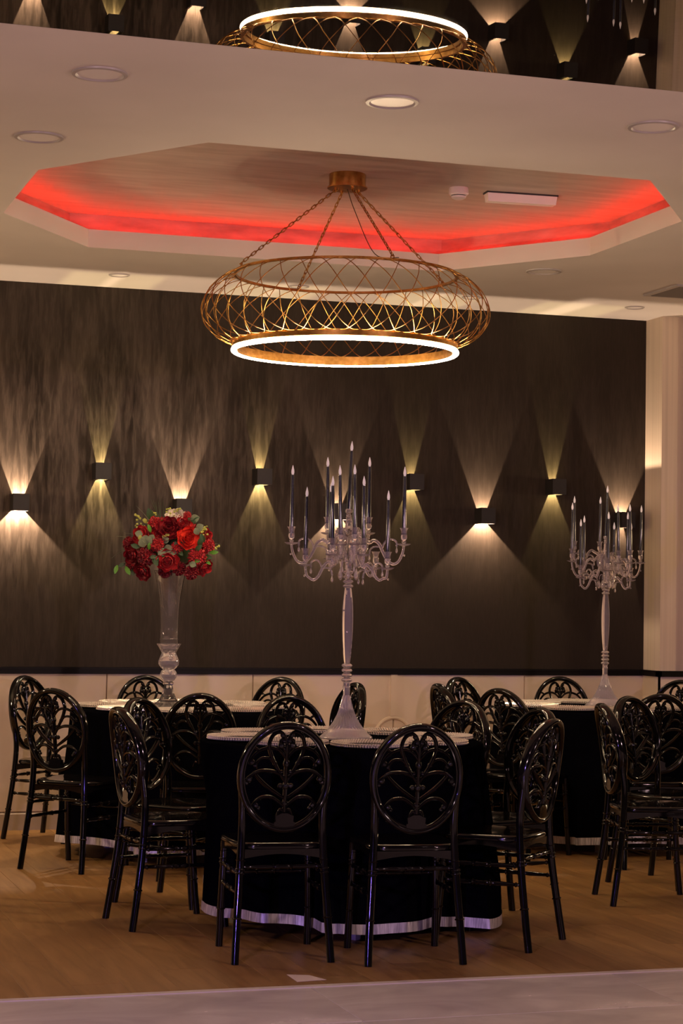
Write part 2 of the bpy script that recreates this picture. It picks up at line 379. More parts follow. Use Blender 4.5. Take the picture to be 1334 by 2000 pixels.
# ------------------------------------------------------------------ downlights, detector, emergency light, vent
def downlight(x, y, label, big=True, lit=False):
    r = .101 if big else .062
    t = thing('ceiling_light', label, 'downlight', (x, y, ZC), 0, 'recessed ceiling downlights')
    MB().lathe([(r, 0), (r*.985, -.006), (r*.86, -.008), (r*.80, -.002), (r*.80, 0)], 40).build('bezel', pin_m, t, 40)
    MB().lathe([(0, -.0035), (r*.6, -.0033), (r*.80, -.002)], 40).build('diffuser', pin_d, t, 40)
for a in ((2.434, 7.057, 'round recessed downlight at top centre, between gloss ceiling and tray'),
          (1.326, 7.052, 'round recessed downlight at the upper left, near the gloss ceiling'),
          (3.514, 7.057, 'round recessed downlight at the right edge above the tray recess'),
          (1.283, 8.127, 'round recessed downlight left of the tray recess, at the left edge'),
          (4.504, 10.399, 'round recessed downlight behind the tray recess, right of the chandelier')):
    downlight(*a)
for a in ((2.298, 11.481, 'small round downlight by the dark wall, left of the chandelier'),
          (3.386, 11.478, 'small round downlight by the dark wall, seen through the chandelier cage'),
          (4.49, 11.47, 'small round downlight by the dark wall, just right of the chandelier'),
          (5.584, 11.451, 'small round downlight by the dark wall, at the far right corner')):
    downlight(*a, big=False)
t = thing('smoke_detector', 'white round smoke detector on the tray ceiling right of the chandelier mount', 'detector', (3.593, 9.375, ZT))
MB().lathe([(.048, 0), (.050, -.004), (.050, -.030), (.046, -.034)], 28).build('base', white_pl, t, 40)
MB().lathe([(.034, -.034), (.036, -.040), (.034, -.042)], 28).build('sensor_slot', dark_m, t, 40)
MB().lathe([(.044, -.034), (.043, -.038), (.037, -.0385)], 28).lathe([(.038, -.042), (.036, -.050), (.022, -.058), (0, -.059)], 28).build('sensor_cap', white_pl, t, 40)
t = thing('emergency_light', 'long white emergency light bar on the tray ceiling beside the smoke detector', 'light fixture', (3.94, 9.40, ZT), -.07)
MB().box((-.19, -.035, -.008), (.19, .035, 0)).build('mounting_plate', dark_m, t)
e = MB(); e.add([(-.185,-.032,-.008),(.185,-.032,-.008),(.185,.032,-.008),(-.185,.032,-.008),(-.18,-.026,-.050),(.18,-.026,-.050),(.18,.026,-.050),(-.18,.026,-.050)],
      [(0,1,5,4),(1,2,6,5),(2,3,7,6),(3,0,4,7),(4,5,6,7)]); e.build('cover', white_pl, t)
t = thing('air_vent', 'square slatted ceiling air vent at the right edge', 'vent', (5.62, 10.74, ZC))
e = MB(); e.box((-.22,-.22,-.010),(.22,-.19,0)); e.box((-.22,.19,-.010),(.22,.22,0)); e.box((-.22,-.19,-.010),(-.19,.19,0)); e.box((.19,-.19,-.010),(.22,.19,0)); e.build('frame', pin_m, t)
MB().box((-.19,-.19,-.003),(.19,.19,-.001)).build('duct', dark_m, t)
slat_m = mat('vent_metal', (.16, .14, .12), .5)
sl = MB().add([(-.19,-.012,-.003),(.19,-.012,-.003),(.19,.012,-.014),(-.19,.012,-.014),(-.19,-.010,-.001),(.19,-.010,-.001),(.19,.014,-.012),(-.19,.014,-.012)],
     [(0,1,2,3),(4,7,6,5),(0,4,5,1),(2,6,7,3)]).mesh('slat', slat_m)
for k in range(8): link('slat', sl, t, (0, -.165+k*.047, 0))

# ------------------------------------------------------------------ wall sconces
def housing(ab, at):
    W, H, D, t = .0475, .05, .12, .004
    h = MB(); h.box((-W, -D, -H), (-W+t, 0, H)); h.box((W-t, -D, -H), (W, 0, H)); h.box((-W+t, -D, -H), (W-t, -D+t, H))
    for a, z in ((ab, -H), (at, H-t)):
        h.box((-W+t, -D+t, z), (-a, 0, z+t)); h.box((a, -D+t, z), (W-t, 0, z+t))
    return h
def sconce(x, z, hi, label, last=False):
    t = thing('wall_sconce', label, 'wall lamp', (x, YW-.0005, z), 0, 'up and down wall lamps')
    ab, at = (.026, .022) if hi else (.0425, .036)
    if last: ab, at = .022, .036
    housing(ab, at).build('housing', sconce_m, t)
    MB().box((-.030, -.112, -.016), (.030, -.085, .016)).build('led_module', sconce_in, t)
    col = (1, .82, .36) if hi else (1, .72, .50)
    hd, hu = (.056, .088) if hi else (.040, .090)
    pd, pu = (17, 19) if hi else (46, 46)
    if last: hd, hu, pd = .086, .076, 30
    # down beam and up beam, shaped by the flaps of the housing
    lamp('lamp_down', 'SPOT', (0, -.062, -.046+hd), col, pd, t, (0, 0, 0), shadow_soft_size=.0025, spot_size=math.radians(150), spot_blend=.15)
    lamp('lamp_up', 'SPOT', (0, -.062, .046-hu), col, pu, t, (PI, 0, 0), shadow_soft_size=.0025, spot_size=math.radians(120), spot_blend=.15)
lowp = [(1.815, 'at the left edge of the dark wall'), (2.80, 'behind the red flowers'), (3.80, 'behind the middle candelabra'), (4.775, 'between the middle and right candelabra'), (5.752, 'behind the right candelabra')]
for x, l in lowp: sconce(x, 1.934, False, 'dark cube wall lamp, lower row, %s' % l, x > 5.6)
for x, l in [(2.302, 'above and left of the flowers'), (3.300, 'between flowers and middle candelabra'), (4.290, 'just right of the middle candelabra'), (5.262, 'just left of the right candelabra')]:
    sconce(x, 2.134, True, 'dark cube wall lamp, upper row, %s' % l)

# ------------------------------------------------------------------ chandelier
t = thing('chandelier', 'large round brass wire cage chandelier with a glowing lower ring, hung on four chains', 'chandelier', (2.975, 9.278, 0))
ZR, ZU, RR = 2.600, 2.965, .545
MB().lathe([(0, ZT), (.088, ZT), (.090, ZT-.004), (.090, ZT-.062), (.098, ZT-.064), (.098, ZT-.070), (0, ZT-.070)], 48).build('canopy', brass, t, 35)
def ringm(R, a, b, z0, z1, seg=96):
    v = []; f = []
    for i in range(seg):
        q = 2*PI*i/seg
        for r, z in ((a, z0), (b, z0), (b, z1), (a, z1)): v.append((r*math.cos(q), r*math.sin(q), z))
    for i in range(seg):
        j = (i+1) % seg
        for k in range(4): f.append((i*4+k, j*4+k, j*4+(k+1) % 4, i*4+(k+1) % 4))
    return MB().add(v, f)
_r = ringm(0, RR-.023, RR+.004, ZR+.004, ZR+.010); _r.add(*(lambda q: (q.v, q.f))(ringm(0, RR-.023, RR-.017, ZR-.0115, ZR+.004))); _r.add(*(lambda q: (q.v, q.f))(ringm(0, RR-.012, RR+.003, ZR+.010, ZR+.034))); _r.build('lower_ring', brass, t, 35)
ringm(0, RR-.010, RR+.002, ZU-.006, ZU+.006).build('upper_ring', brass, t, 35)
circ = lambda r, z, n=96: [(r*math.cos(2*PI*i/n), r*math.sin(2*PI*i/n), z) for i in range(n)]
MB().tube(circ(RR-.002, ZR-.0085), .0105, 10, True).build('led_tube', led_white, t, 60)
prof = spline([(RR, ZU, 0), (.60, ZU-.025, 0), (.665, ZU-.085, 0), (.70, ZU-.165, 0), (.69, ZU-.235, 0), (.635, ZU-.300, 0), (.570, ZU-.330, 0), (RR, ZU-.333, 0)], 4)
wires = []
for sgn in (1, -1):
    n = len(prof)-1
    pts = []
    for i, p in enumerate(prof):
        q = sgn*math.radians(31)*(i/n-.5); pts.append((p.x*math.cos(q), p.x*math.sin(q), p.y))
    wires.append(MB().tube(pts, .0021, 6).mesh('cage_wire', brass, 60))
for k in range(34):
    for m_ in wires: link('cage_wire', m_, t, rot=(0, 0, 2*PI*k/34))
def chain(p0, p1, ll=.030, wd=.010, r=.0022):
    c = MB(); p0 = Vector(p0); p1 = Vector(p1); d = p1-p0; L = d.length; n = int(L/(ll*.80)); d.normalize()
    q = d.to_track_quat('Z', 'Y').to_matrix()
    for i in range(n+1):
        o = p0+d*(L*i/n); rot = 0 if i % 2 else PI/2; pts = []
        for k in range(12):
            a = 2*PI*k/12; x = math.cos(a)*wd*.62; z = math.sin(a)*wd*.62+(ll/2-wd*.5)*(1 if math.sin(a) > 0 else -1)
            pts.append(o+q @ Vector((x*math.cos(rot), x*math.sin(rot), z)))
        c.tube(pts, r, 5, True)
    return c
for k, a in enumerate((204, 116, 293, 28)):
    a = math.radians(a)-YAW; ca, sa = math.cos(a), math.sin(a)
    tag(chain((.062*ca, .062*sa, ZT-.082), (RR*ca*.995, RR*sa*.995, ZU+.022)).build('chain', brass, t, 60), kind='stuff')
    MB().tube([(RR*ca+.008*math.cos(q)*-sa, RR*sa+.008*math.cos(q)*ca, ZU+.010+.010*math.sin(q)) for q in [2*PI*i/12 for i in range(12)]], .003, 6, True).build('hook', brass, t, 60)
    MB().lathe([(.007, 0), (.007, -.012), (.004, -.014), (.004, -.022), (0, -.023)], 12, (.062*ca, .062*sa, ZT-.070)).build('chain_mount', brass, t, 40)
a = math.radians(293)-YAW
MB().tube(spline([(0, 0, ZT-.07), (.10*math.cos(a), .10*math.sin(a), ZT-.20), (.34*math.cos(a), .34*math.sin(a), ZT-.44), (RR*math.cos(a+.06), RR*math.sin(a+.06), ZU+.01)], 8), .0022, 6).build('power_cord', mat('dark_cord', (.10, .06, .03), .5), t, 60)

# ------------------------------------------------------------------ chairs
OW, OH, OZ = .172, .202, .708                      # centreline of the oval back
def back_y(x, z):
    b = .058-.060*(z-.49)/.435
    return b+.034*(x/.185)**2-.020
def onback(u, v): x = u*OW; z = OZ+v*OH; return (x, back_y(x, z), z)
def stroke(mb, uv, w=.0075, taper=True, d=1.5, n=6):
    P = spline([onback(u, v) for u, v in uv], n); L = len(P)
    r = [w*(1 if not taper else (.62+.38*math.sin(PI*min(1, max(0, i/(L-1)))))) for i in range(L)]
    mb.tube(P, r, 8, flat=((0, 1, 0), d))
def make_chair():
    t = thing('dining_chair', '', 'chair')
    # oval rim
    rim = MB(); P = [onback(math.cos(2*PI*i/56), math.sin(2*PI*i/56)) for i in range(56)]
    rim.tube(P, .0135, 14, True, flat=((0, 1, 0), 1.85))
    rim.tube([(p[0]*.925, p[1]-.006, OZ+(p[2]-OZ)*.935) for p in P], .0045, 6, True, flat=((0, 1, 0), 2.0))
    rim.build('backrest', black_resin, t, 50)
    la = MB()
    for s in (-1, 1):
        q = lambda *a: [(s*u, v) for u, v in a]
        stroke(la, q((0,.60),(.05,.76),(.16,.86),(.32,.80),(.40,.62),(.36,.45),(.27,.28),(.14,.08),(0,-.12)), .0080)
        stroke(la, q((.05,.74),(.14,.70),(.13,.60),(.05,.52),(0,.40)), .0075)
        la.ball(onback(s*.13, .60), .014, 10, 7); la.ball(onback(s*.10, .80), .011, 8, 6); la.ball(onback(s*.06, .69), .010, 8, 6)
        stroke(la, q((0,.34),(.16,.50),(.36,.56),(.60,.50),(.76,.36),(.82,.24)), .0072)
        stroke(la, q((.60,.50),(.74,.56),(.84,.50)), .0065)
        la.ball(onback(s*.76, .28), .012, 8, 6); la.ball(onback(s*.68, .22), .009, 8, 6)
        stroke(la, q((.22,.18),(.36,.34),(.54,.36),(.66,.26),(.64,.16)), .0062)
        la.ball(onback(s*.26, .26), .010, 8, 6)
        stroke(la, q((0,-.06),(.16,.06),(.38,.12),(.62,.10),(.80,.0),(.88,-.06)), .0080)
        stroke(la, q((0,-.42),(.22,-.30),(.44,-.16),(.62,-.01),(.72,.10)), .0085)
        la.ball(onback(s*.80, -.05), .013, 8, 6); la.ball(onback(s*.86, -.12), .010, 8, 6)
        la.ball(onback(s*.12, -.17), .011, 8, 6); la.ball(onback(s*.10, .10), .008, 8, 6)
        stroke(la, q((0,-.58),(.16,-.46),(.34,-.38),(.54,-.40),(.68,-.50),(.70,-.56)), .0078)
        la.ball(onback(s*.64, -.55), .011, 8, 6); la.ball(onback(s*.58, -.60), .008, 8, 6)
        stroke(la, q((.02,-.68),(.10,-.62),(.17,-.74)), .0060)
    stroke(la, ((0,.62),(0,.3),(0,0),(0,-.4),(0,-.66)), .0085, taper=False)
    la.ball(onback(0, -.17), .014, 10, 7, (1,1.2,1.2)); la.ball(onback(0, .26), .013, 8, 6, (1,1.2,1.5)); la.ball(onback(0, -.50), .013, 8, 6)
    x0, y0, z0 = onback(0, -.80)
    la.add([(x0+a*w_, y0+b, z0+c) for c, w_ in ((-.034, .040), (-.012, .040), (-.010, .034), (.012, .036), (.014, .028), (.022, .012)) for a, b in ((-1,-.012),(1,-.012),(1,.012),(-1,.012))],
           [(4*k+i, 4*k+(i+1) % 4, 4*k+4+(i+1) % 4, 4*k+4+i) for k in range(5) for i in range(4)]+[(20,21,22,23)])
    la.build('lattice', black_resin, t, 50)
    # legs
    def ringed(P, r, rings):
        out = spline(P, 10); zz = [p.z for p in out]
        rad = []
        pts = []
        for i in range(len(out)):
            pts.append(out[i]); rad.append(r)
        # insert beads
        for zc_ in rings:
            for i in range(len(pts)-1):
                lo_, hi_ = pts[i].z, pts[i+1].z
                if lo_ <= zc_ < hi_:
                    f = lambda z: pts[i].lerp(pts[i+1], (z-lo_)/(hi_-lo_))
                    ins = [(f(zc_-.0001), r), (f(zc_), r*1.22), (f(zc_+.0025), r*1.30)]
                    ins2 = [(pts[i].lerp(pts[i+1], min(1, (zc_+dz-lo_)/(hi_-lo_))), rr) for dz, rr in ((-.0001, r), (.001, r*1.2), (.004, r*1.28), (.007, r*1.2), (.0082, r))]
                    pts[i+1:i+1] = [a for a, _ in ins2]; rad[i+1:i+1] = [b for _, b in ins2]; break
        return MB().tube(pts, rad, 12)
    for s in (-1, 1):
        ringed([(s*.187, 0, 0), (s*.180, .018, .12), (s*.168, .042, .30), (s*.160, .054, .44), (s*.157, .056, .54), (s*.160, back_y(.16, .63), .63), (s*.168, back_y(.168, .68), .68)], .0155, (.165, .335, .350, .385)).build('leg', black_resin, t, 50)
        ringed([(s*.180, .415, 0), (s*.178, .400, .14), (s*.173, .388, .30), (s*.170, .380, .425)], .0150, (.150, .335, .350, .385)).build('leg', black_resin, t, 50)
    # seat: rounded trapezoid
    def outline(i_, z):
        pts = []; n = 40
        for k in range(n):
            a = 2*PI*k/n; c, s_ = math.cos(a), math.sin(a)
            sx = math.copysign(abs(c)**.45, c); sy = math.copysign(abs(s_)**.45, s_)
            y = .235+sy*(.195-i_); wdt = .172+.030*(sy*.5+.5)-i_
            pts.append((sx*wdt, y, z))
        return pts
    se = MB(); lv = [outline(.012, .428), outline(.002, .431), outline(0, .440), outline(.003, .449), outline(.012, .453), outline(.03, .451), outline(.10, .446)]
    se.add([p for l in lv for p in l], [(k*40+i, k*40+(i+1) % 40, (k+1)*40+(i+1) % 40, (k+1)*40+i) for k in range(6) for i in range(40)]+[tuple(range(39, -1, -1)), tuple(240+i for i in range(40))])
    se.build('seat', black_resin, t, 50)
    ap = MB()
    def board(a, b, z0=.392, z1=.428, arch=.018, th=.009, n=10):
        a = Vector(a); b = Vector(b); d = (b-a); nrm = Vector((-d.y, d.x, 0)).normalized()*th; vs = []
        for i in range(n+1):
            p = a+d*(i/n); zz = z0+arch*math.sin(PI*i/n)
            for q, z in ((-1, zz), (1, zz), (1, z1), (-1, z1)): vs.append((p.x+nrm.x*q, p.y+nrm.y*q, z))
        ap.add(vs, [(4*i+k, 4*i+4+k, 4*i+4+(k+1) % 4, 4*i+(k+1) % 4) for i in range(n) for k in range(4)])
    board((-.155, .060, 0), (.155, .060, 0)); board((-.165, .382, 0), (.165, .382, 0)); board((-.158, .065, 0), (-.168, .378, 0)); board((.158, .065, 0), (.168, .378, 0))
    ap.build('seat_frame', black_resin, t, 40)
    def turned(a, b, r=.0085):
        a = Vector(a); b = Vector(b); pts = []; rad = []
        prof_ = [(0,.7),(.06,.75),(.08,1.25),(.10,.8),(.20,1.0),(.30,1.15),(.38,.85),(.395,1.5),(.41,.9),(.44,1.35),(.47,1.0),(.5,1.1)]
        prof_ = prof_+[(1-x, y) for x, y in prof_[-2::-1]]
        for x, y in prof_: pts.append(a.lerp(b, x)); rad.append(r*y)
        return MB().tube(pts, rad, 10)
    turned((-.165, .047, .362), (.165, .047, .362)).build('stretcher', black_resin, t, 50)
    turned((-.172, .388, .300), (.172, .388, .300)).build('stretcher', black_resin, t, 50)
    for s in (-1, 1):
        turned((s*.168, .044, .335), (s*.174, .386, .335)).build('stretcher', black_resin, t, 50)
        turned((s*.172, .036, .262), (s*.176, .392, .262)).build('stretcher', black_resin, t, 50)
    return t
G1, G2, G3, G4 = 'chairs around the front table', 'chairs around the back left table', 'chairs around the back right table', 'chairs at the table beyond the right edge'
B = 'glossy black oval-back chair '
chairs = [
 (2.177, 7.444, 5, G1, B+'seen from behind, left of the two nearest the camera'),
 (2.660, 7.290, 6, G1, B+'seen from behind, right of the two nearest the camera'),
 (1.748, 8.470, 84, G1, B+'seen edge-on, left of the front table, nearer one'),
 (1.990, 9.225, 136, G1, B+'just behind the edge-on left one, facing the front table'),
 (2.770, 9.430, 176, G1, B+'behind the front table, left of the crystal foot'),
 (3.490, 8.965, 238, G1, B+'behind the front table, right of the crystal foot'),
 (3.327, 7.582, 315, G1, B+'right of the front table, nearest, with blue-lit rim'),
 (3.590, 8.300, 259, G1, B+'right of the front table, behind the blue-lit one'),
 (1.742, 10.155, 45, G2, B+'seen from behind, front left of the back left table'),
 (1.843, 11.690, 136, G2, B+'at the far left, against the cream panels'),
 (2.567, 11.780, 184, G2, B+'behind the back left table, beside the vase foot'),
 (2.380, 9.660, 12, G2, B+'seen from behind, below and right of the vase'),
 (3.343, 11.580, 226, G2, B+'against the panels, between vase and middle candelabra'),
 (3.560, 10.852, 262, G2, B+'edge-on, directly behind the middle candelabra foot'),
 (4.050, 10.743, 90, G3, B+'nearer of the far pair left of the back right table'),
 (4.511, 11.640, 147, G3, B+'farther of the far pair left of the back right table'),
 (4.187, 10.187, 57, G3, B+'seen from behind, front left of the back right table'),
 (5.248, 11.780, 190, G3, B+'behind the back right table, left of its candelabra foot'),
 (4.850, 9.600, 10, G3, B+'in front of the back right table, seen from behind'),
 (5.860, 11.330, 232, G3, B+'in the far right corner, cut by the edge'),
 (4.100, 8.680, 102, G4, B+'seen edge-on at the right, nearest of that cluster'),
 (4.550, 9.330, 151, G4, B+'at the right, just behind the edge-on right one'),
 (4.330, 7.800, 60, G4, B+'almost out of view at the lower right edge'),
 (1.110, 8.952, 4, 'chairs at the table beyond the left edge', B+'almost out of view at the left edge'),
]
proto = make_chair()
for i, (x, y, a, g, l) in enumerate(chairs):
    o = proto if i == 0 else copy_tree(proto)
    o.location = (x, y, 0); o.rotation_euler = (0, 0, -math.radians(a)); o['group'] = g; o['label'] = l

# ------------------------------------------------------------------ tables, cloths, chargers
TZ = .785
def table(x, y, rot, where):
    t = thing('round_table', 'round folding table under the black cloth, %s' % where, 'table', (x, y, 0), rot, 'round tables')
    MB().lathe([(0, TZ-.030), (.590, TZ-.030), (.600, TZ-.026), (.600, TZ-.006), (0, TZ-.005)], 48).build('tabletop', wood_top, t, 40)
    lg = MB().tube([(0,0,0), (0,0,.02), (0,0,.74)], .014, 8).box((-.018,-.018,0), (.018,.018,.10)).mesh('leg', leg_m, 40)
    for k in range(4):
        a = PI/4+k*PI/2; link('leg', lg, t, (.45*math.cos(a), .45*math.sin(a), 0))
    bar = MB().tube([(-.31, .318, .30), (.31, .318, .30)], .010, 8).tube([(-.31, -.318, .30), (.31, -.318, .30)], .010, 8); bar.build('brace', leg_m, t, 40)
def dents(x, y, N):
    # how far the seats pushed under the table press the cloth in, per direction
    d = [0.]*N
    for cx_, cy_, ca_, *_ in chairs:
        if math.hypot(cx_-x, cy_-y) > 1.5: continue
        q = math.radians(ca_); fx, fy = math.sin(q), math.cos(q)
        for i in range(N):
            a = 2*PI*i/N; r = .72
            while r > .40:
                px, py = x+r*math.cos(a)-cx_, y+r*math.sin(a)-cy_
                ly = px*fx+py*fy; lx = px*fy-py*fx
                if -.02 < ly < .455 and abs(lx) < .215: d[i] = max(d[i], .72-r+.01)
                r -= .01
    for _ in range(6): d = [max(d[i], .25*d[i-1]+.5*d[i]+.25*d[(i+1) % N]) for i in range(N)]
    for i in range(N):
        a = 2*PI*i/N; lim = .02 if y < 9 and math.cos(a+.20) > .84 else .155
        d[i] = min(d[i], lim)
    return d
def cloth(x, y, zf, seed, where, flare=None):
    rnd = random.Random(seed); N = 180; ph = [rnd.uniform(0, 6.28) for _ in range(5)]
    dn = dents(x, y, N)
    def fold(a, dd): return dd*(.55*math.sin(11*a+ph[0])+.35*math.sin(17*a+ph[1]+math.sin(2*a))+.25*math.sin(5*a+ph[2])+.18*math.sin(29*a+ph[3]))
    rows = []
    for r in (0, .2, .4, .55, .598): rows.append([(r*math.cos(2*PI*i/N), r*math.sin(2*PI*i/N), TZ-.002+(.002 if r < .5 else .002)) for i in range(N)])
    rows.append([(.610*math.cos(2*PI*i/N), .610*math.sin(2*PI*i/N), TZ-.006) for i in range(N)])
    def side(k, zoff=0., out=0.):
        row = []
        for i in range(N):
            a = 2*PI*i/N; zb = zf(a); z = (TZ-.012)+(zb-(TZ-.012))*k
            z = max(z, zb)
            fl_ = flare(a) if flare else .055
            r = .613+fl_*k+fold(a, .020*k**.8)
            q = min(1, max(0, (TZ-.02-z)/(TZ-.48))); r = min(r, (1-q)*r+q*(.72-dn[i]) if dn[i] > 0 else r)+out
            row.append((r*math.cos(a), r*math.sin(a), z+zoff))
        return row
    ks = (0, .05, .15, .3, .45, .6, .75, .88, 1.0)
    for k in ks: rows.append(side(k))
    mb = MB(); v = [p for r_ in rows for p in r_]
    mb.add(v, [(j*N+i, j*N+(i+1) % N, (j+1)*N+(i+1) % N, (j+1)*N+i) for j in range(1, len(rows)-1) for i in range(N)]+[tuple(N+i for i in range(N))])
    o = mb.build('tablecloth', cloth_m, None, 60, (x, y, 0)); tag(o, 'long black round tablecloth with a silver satin hem, %s' % where, 'tablecloth', 'black tablecloths')
    rb = MB(); K = .040/.75; r0 = side(1-K, 0, .003); r1 = side(1.0, -.002, .004); r2 = side(1.0, -.002, -.001)
    rb.add(r0+r1+r2, [(j*N+i, j*N+(i+1) % N, (j+1)*N+(i+1) % N, (j+1)*N+i) for j in range(2) for i in range(N)])
    rb.build('hem_ribbon', satin, o, 60)['label'] = 'silver satin ribbon along the hem'
    return o
def zfront(a): return .034+.013*math.sin(5*a+1)+.035*max(0, math.cos(a-math.radians(215)))+.075*max(0, math.cos(a-math.radians(150)))**3
tables = [(2.690, 8.350, 'at the front', zfront, 3), (2.560, 10.780, 'at the back left', lambda a: .075+.012*math.sin(4*a), 5), (5.050, 10.760, 'at the back right', lambda a: .065+.012*math.sin(4*a+2), 9)]
for i, (x, y, wh, zf, sd) in enumerate(tables):
    table(x, y, (.62, .1, .35)[i], wh)
    cloth(x, y, zf, sd, wh, (lambda a: .030+.070*max(0, math.cos(a+.30))) if i == 0 else None)
# beaded charger plate
def make_charger():
    t = thing('charger_plate', '', 'plate')
    MB().lathe([(0, 0), (.085, 0), (.150, .007), (.163, .010), (.163, .013), (.150, .011), (.085, .004), (0, .004)], 48).build('plate_glass', plate_m, t, 40)
    bd = MB(); ico = []
    g = (1+5**.5)/2; iv = [Vector(p).normalized() for p in ((-1,g,0),(1,g,0),(-1,-g,0),(1,-g,0),(0,-1,g),(0,1,g),(0,-1,-g),(0,1,-g),(g,0,-1),(g,0,1),(-g,0,-1),(-g,0,1))]
    fi = [(0,11,5),(0,5,1),(0,1,7),(0,7,10),(0,10,11),(1,5,9),(5,11,4),(11,10,2),(10,7,6),(7,1,8),(3,9,4),(3,4,2),(3,2,6),(3,6,8),(3,8,9),(4,9,5),(2,4,11),(6,2,10),(8,6,7),(9,8,1)]
    rr = .0054
    for R, z in ((.1625, .0175), (.1505, .0160), (.1385, .0145), (.1265, .013), (.1145, .0115), (.1025, .010)):
        n = int(2*PI*R/(rr*2.15))
        for k in range(n):
            a = 2*PI*k/n; c = Vector((R*math.cos(a), R*math.sin(a), z)); bd.add([c+p*rr for p in iv], fi)
    n = int(2*PI*.1625/(rr*2.15))
    for k in range(n):
        a = 2*PI*(k+.5)/n; c = Vector((.1635*math.cos(a), .1635*math.sin(a), .0085)); bd.add([c+p*rr for p in iv], fi)
    tag(bd.build('bead_rim', bead_m, t, None), kind='stuff')
    return t
ch0 = None
names = {0: ['front left place', 'front right place', 'left place, nearer', 'left place, farther', 'back left place', 'back right place', 'right place, nearer', 'right place, farther']}
T1 = [(i, chairs[i]) for i in range(8)]
pl_list = []
for i, c in T1:
    a = math.atan2(c[1]-8.35, c[0]-2.69); pl_list.append((2.69, 8.35, a, 'on the front table, at the '+names[0][i], 'charger plates on the front table'))
ang0 = sorted(a for _, _, a, _, _ in pl_list)
# even out the spacing so that neighbouring rims do not overlap
mean = sum((a-k*2*PI/8) for k, a in enumerate(ang0))/8
order = sorted(range(8), key=lambda k: pl_list[k][2])
for k, idx in enumerate(order):
    x, y, a, l, g = pl_list[idx]; pl_list[idx] = (x, y, mean+k*2*PI/8, l, g)
dirs = ['right', 'far right', 'far', 'far left', 'left', 'near left', 'near', 'near right']
for (x, y, wh, _, _) in tables[1:]:
    for k in range(8): pl_list.append((x, y, math.radians(45*k)+(.1 if x < 4 else .25)-YAW, '%s side of the round table %s' % (dirs[k], wh), 'charger plates '+wh))
for x, y, a, l, g in pl_list:
    if ch0 is None: ch0 = make_charger(); o = ch0
    else: o = copy_tree(ch0)
    o.location = (x+.431*math.cos(a), y+.431*math.sin(a), TZ+.0006); o.rotation_euler = (0, 0, random.uniform(0, 1))
    o.scale = (.97, .97, .97); o['label'] = 'silver beaded glass charger plate, '+l; o['group'] = g

